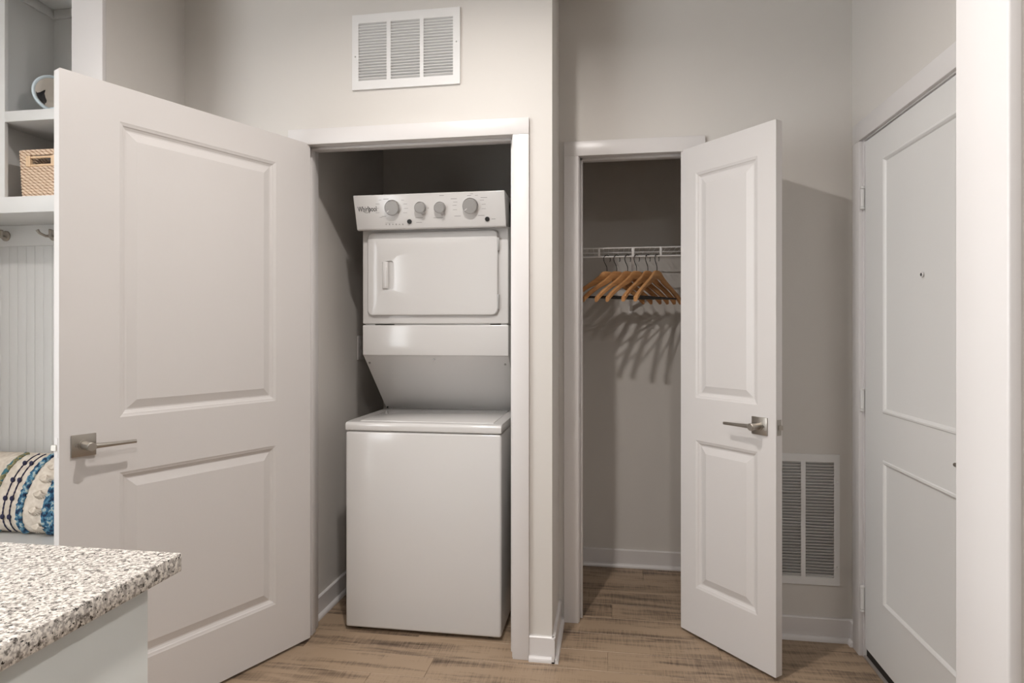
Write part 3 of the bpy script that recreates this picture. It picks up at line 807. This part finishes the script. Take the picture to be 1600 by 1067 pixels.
inner = [(RS-DEP - math.sqrt(max(RS*RS-r*r, 0)), r) for r in [RI*(1-k/9) for k in range(9)] + [.0004]]
obj('outside_glaze', lathe_ax(outer), PALEBLUE, orn)
obj('inside_glaze', lathe_ax(inner), CREAM, orn)
outl = [(55.5, 142), (57, 145), (63, 144), (70, 140.5), (71, 141), (69.5, 146), (71, 152), (73, 157), (72.5, 160), (70, 162), (69, 166), (63, 160), (57, 153), (55.5, 148)]
pb = BM(); fr = []
for u, v in outl:
    d = ray(u, v).normalized(); o = Vector((0, 0, ZC)); b_ = d.dot(o-SC); q_ = b_*b_ - ((o-SC).length_squared - (RS*.985)**2)
    p = o + d*(-b_ + math.sqrt(max(q_, 0)))
    h = (p-oc).dot(AX); rad = (p-oc) - AX*h
    if rad.length > RI*.97:
        rad = rad.normalized()*RI*.97; h = (RS-DEP) - math.sqrt((RS*.985)**2 - rad.length_squared)
    fr.append(oc + AX*h + rad)
cpt = sum(fr, Vector())/len(fr)
vs = [pb.verts.new(p) for p in fr]; cv = pb.verts.new(SC + (cpt-SC).normalized()*RS*.98)
for i in range(len(vs)): pb.faces.new((vs[i], vs[(i+1) % len(vs)], cv))
obj('black_patch', pb, GLOSSBLK, orn)
# foot ring and wire stand below
obj('stand', prism(BM(), [(-2.128, 2.0826), (-2.045, 2.0826), (-2.045, 2.089), (-2.066, 2.096), (-2.069, 2.126), (-2.100, 2.126), (-2.103, 2.096), (-2.128, 2.089)], 'y', 2.045, 2.085), PALEBLUE, orn, .002)
# pillow on the bench
pw = thing('throw_pillow', 'cream throw pillow with blue yarn stripes on the mudroom bench', 'pillow', (-2.22, 2.06, .502))
PC = Vector((-2.235, 2.085, .6478)); PA, PBh, PT = .265, .150, .085
TILT = Matrix.Translation(PC) @ Matrix.Rotation(math.radians(-14), 4, 'X')
def pil(u, v, side=-1, off=0):
    """u,v in -1..1 over the pillow face"""
    e = max(0, (1-abs(u)**2.6)) ** .5 * max(0, (1-abs(v)**2.6)) ** .5
    k = 1 - .05*(1-abs(v))*0
    return TILT @ Vector((PA*u*(1-.05*(1-v*v)*0), side*(PT*e + off), PBh*v*(1-.06*(1-u*u)*0)))
bm = BM(); NU, NV = 44, 28
for side in (-1, 1):
    g = [[bm.verts.new(pil(-1+2*i/NU, -1+2*j/NV, side)) for j in range(NV+1)] for i in range(NU+1)]
    for i in range(NU):
        for j in range(NV): bm.faces.new((g[i][j], g[i+1][j], g[i+1][j+1], g[i][j+1]))
cush = obj('cushion', bm, FABRIC, pw)
def stripe(name, u0, bow, r, m, wob=.0, knots=(), off=.002):
    b = BM(); pts = []; rs = []
    for k in range(41):
        v = -.97 + 1.94*k/40
        u = u0 + bow*(v*v-.3) + .10*(v) + wob*math.sin(k*1.9+u0*40)
        u = max(-.97, min(.97, u))
        pts.append(pil(u, v, -1, off)); rr = r*(1 + .35*math.sin(k*2.7+u0*31))
        rs.append(rr)
    tube(b, pts, rs, 7)
    o = obj(name, b, m, cush)
    for kv in knots:
        u = u0 + bow*(kv*kv-.3) + .10*kv
        c = pil(u, kv, -1, off+.002); kb = BM(); bmesh.ops.create_icosphere(kb, subdivisions=2, radius=.0085, matrix=Matrix.Translation(c) @ Matrix.Diagonal((1, .7, 1.2, 1)))
        obj('knot', kb, m, cush)
    return o
for uc, n_, sp in ((.28, 4, .021), (.66, 9, .024)):
    for k in range(n_):
        stripe('blue_yarn', uc + sp*k - .03, .05, .0052, BLUEYARN, .006)
for uc in (.02, .13): stripe('navy_yarn', uc, .05, .0022, NAVYYARN, 0, (-.6, -.15, .3, .72))
for k in range(3): stripe('olive_yarn', -.20 + .02*k, .05, .005, GREENYARN, .006)
for k, (uu, vv) in enumerate(((.50, -.75), (.47, -.35), (.50, .05), (.53, .42), (.56, .72))):
    tb = BM()
    for q in range(9):
        a = math.radians(200 + 17*q + 9*(k % 2)); c0 = pil(uu, vv, -1, .003)
        c1 = c0 + Vector((.030*math.cos(a), -.010, .030*math.sin(a)))
        tube(tb, [c0, (c0+c1)/2 + Vector((0, -.006, 0)), c1 + Vector((0, .008, 0))], [.005, .004, .002], 6)
    obj('tuft', tb, FABRIC, cush)

# ------------------------------------------------------------------ kitchen island in the foreground
ct = obj('countertop', bx(-2.05, -.681, -1.5, .903, .884, .914), GRANITE, bev=.0025)
tag(ct, 'speckled grey granite countertop with squared edge in the foreground', 'countertop')
isl = thing('kitchen_island', 'pale grey island base under the granite countertop', 'cabinet', (-1.3, -.3, 0))
obj('end_panel', bx(-.715, -.693, -1.46, .843, 0, .8838), ISLAND, isl, .0015)
obj('back_panel', bx(-2.03, -.715, .823, .843, 0, .8838), ISLAND, isl)
obj('carcass', bx(-2.03, -.716, -1.46, .822, .0, .880), ISLAND, isl)

# ------------------------------------------------------------------ ceiling lights
def can(name, x, y, power, label, col=(1, .945, .90), r=.06):
    t = thing('ceiling_light', label, 'light', (x, y, CEIL))
    bm = BM(); n = 32
    a = [[bm.verts.new((x + q*math.cos(2*math.pi*k/n), y + q*math.sin(2*math.pi*k/n), z)) for k in range(n)] for q, z in ((r+.022, CEIL-.0002), (r+.020, CEIL-.005), (r+.004, CEIL-.006), (r, CEIL-.002))]
    for p, q in zip(a, a[1:]):
        for k in range(n): bm.faces.new((p[k], p[(k+1) % n], q[(k+1) % n], q[k]))
    obj('trim_ring', bm, CEILW, t)
    ld = bpy.data.lights.new(name, 'AREA'); ld.shape = 'DISK'; ld.size = 2*r; ld.energy = power; ld.color = col; ld.spread = math.radians(165)
    lo = bpy.data.objects.new(name, ld); COL.objects.link(lo); lo.parent = t
    lo.location = (0, 0, -.004)
# positions read back from cast shadows: hangers and closet door edge; pier shadow on the laundry wall; second shadow of the door lever
can('hall_lamp_offscreen', -.45, 1.38, 20, 'recessed ceiling light over the hall in front of the closets', r=.045)
can('mudroom_lamp_offscreen', -2.30, .40, 11, 'recessed ceiling light near the mudroom shelves')
can('kitchen_lamp_offscreen', .20, -.30, 20, 'recessed ceiling light over the kitchen behind the hall')
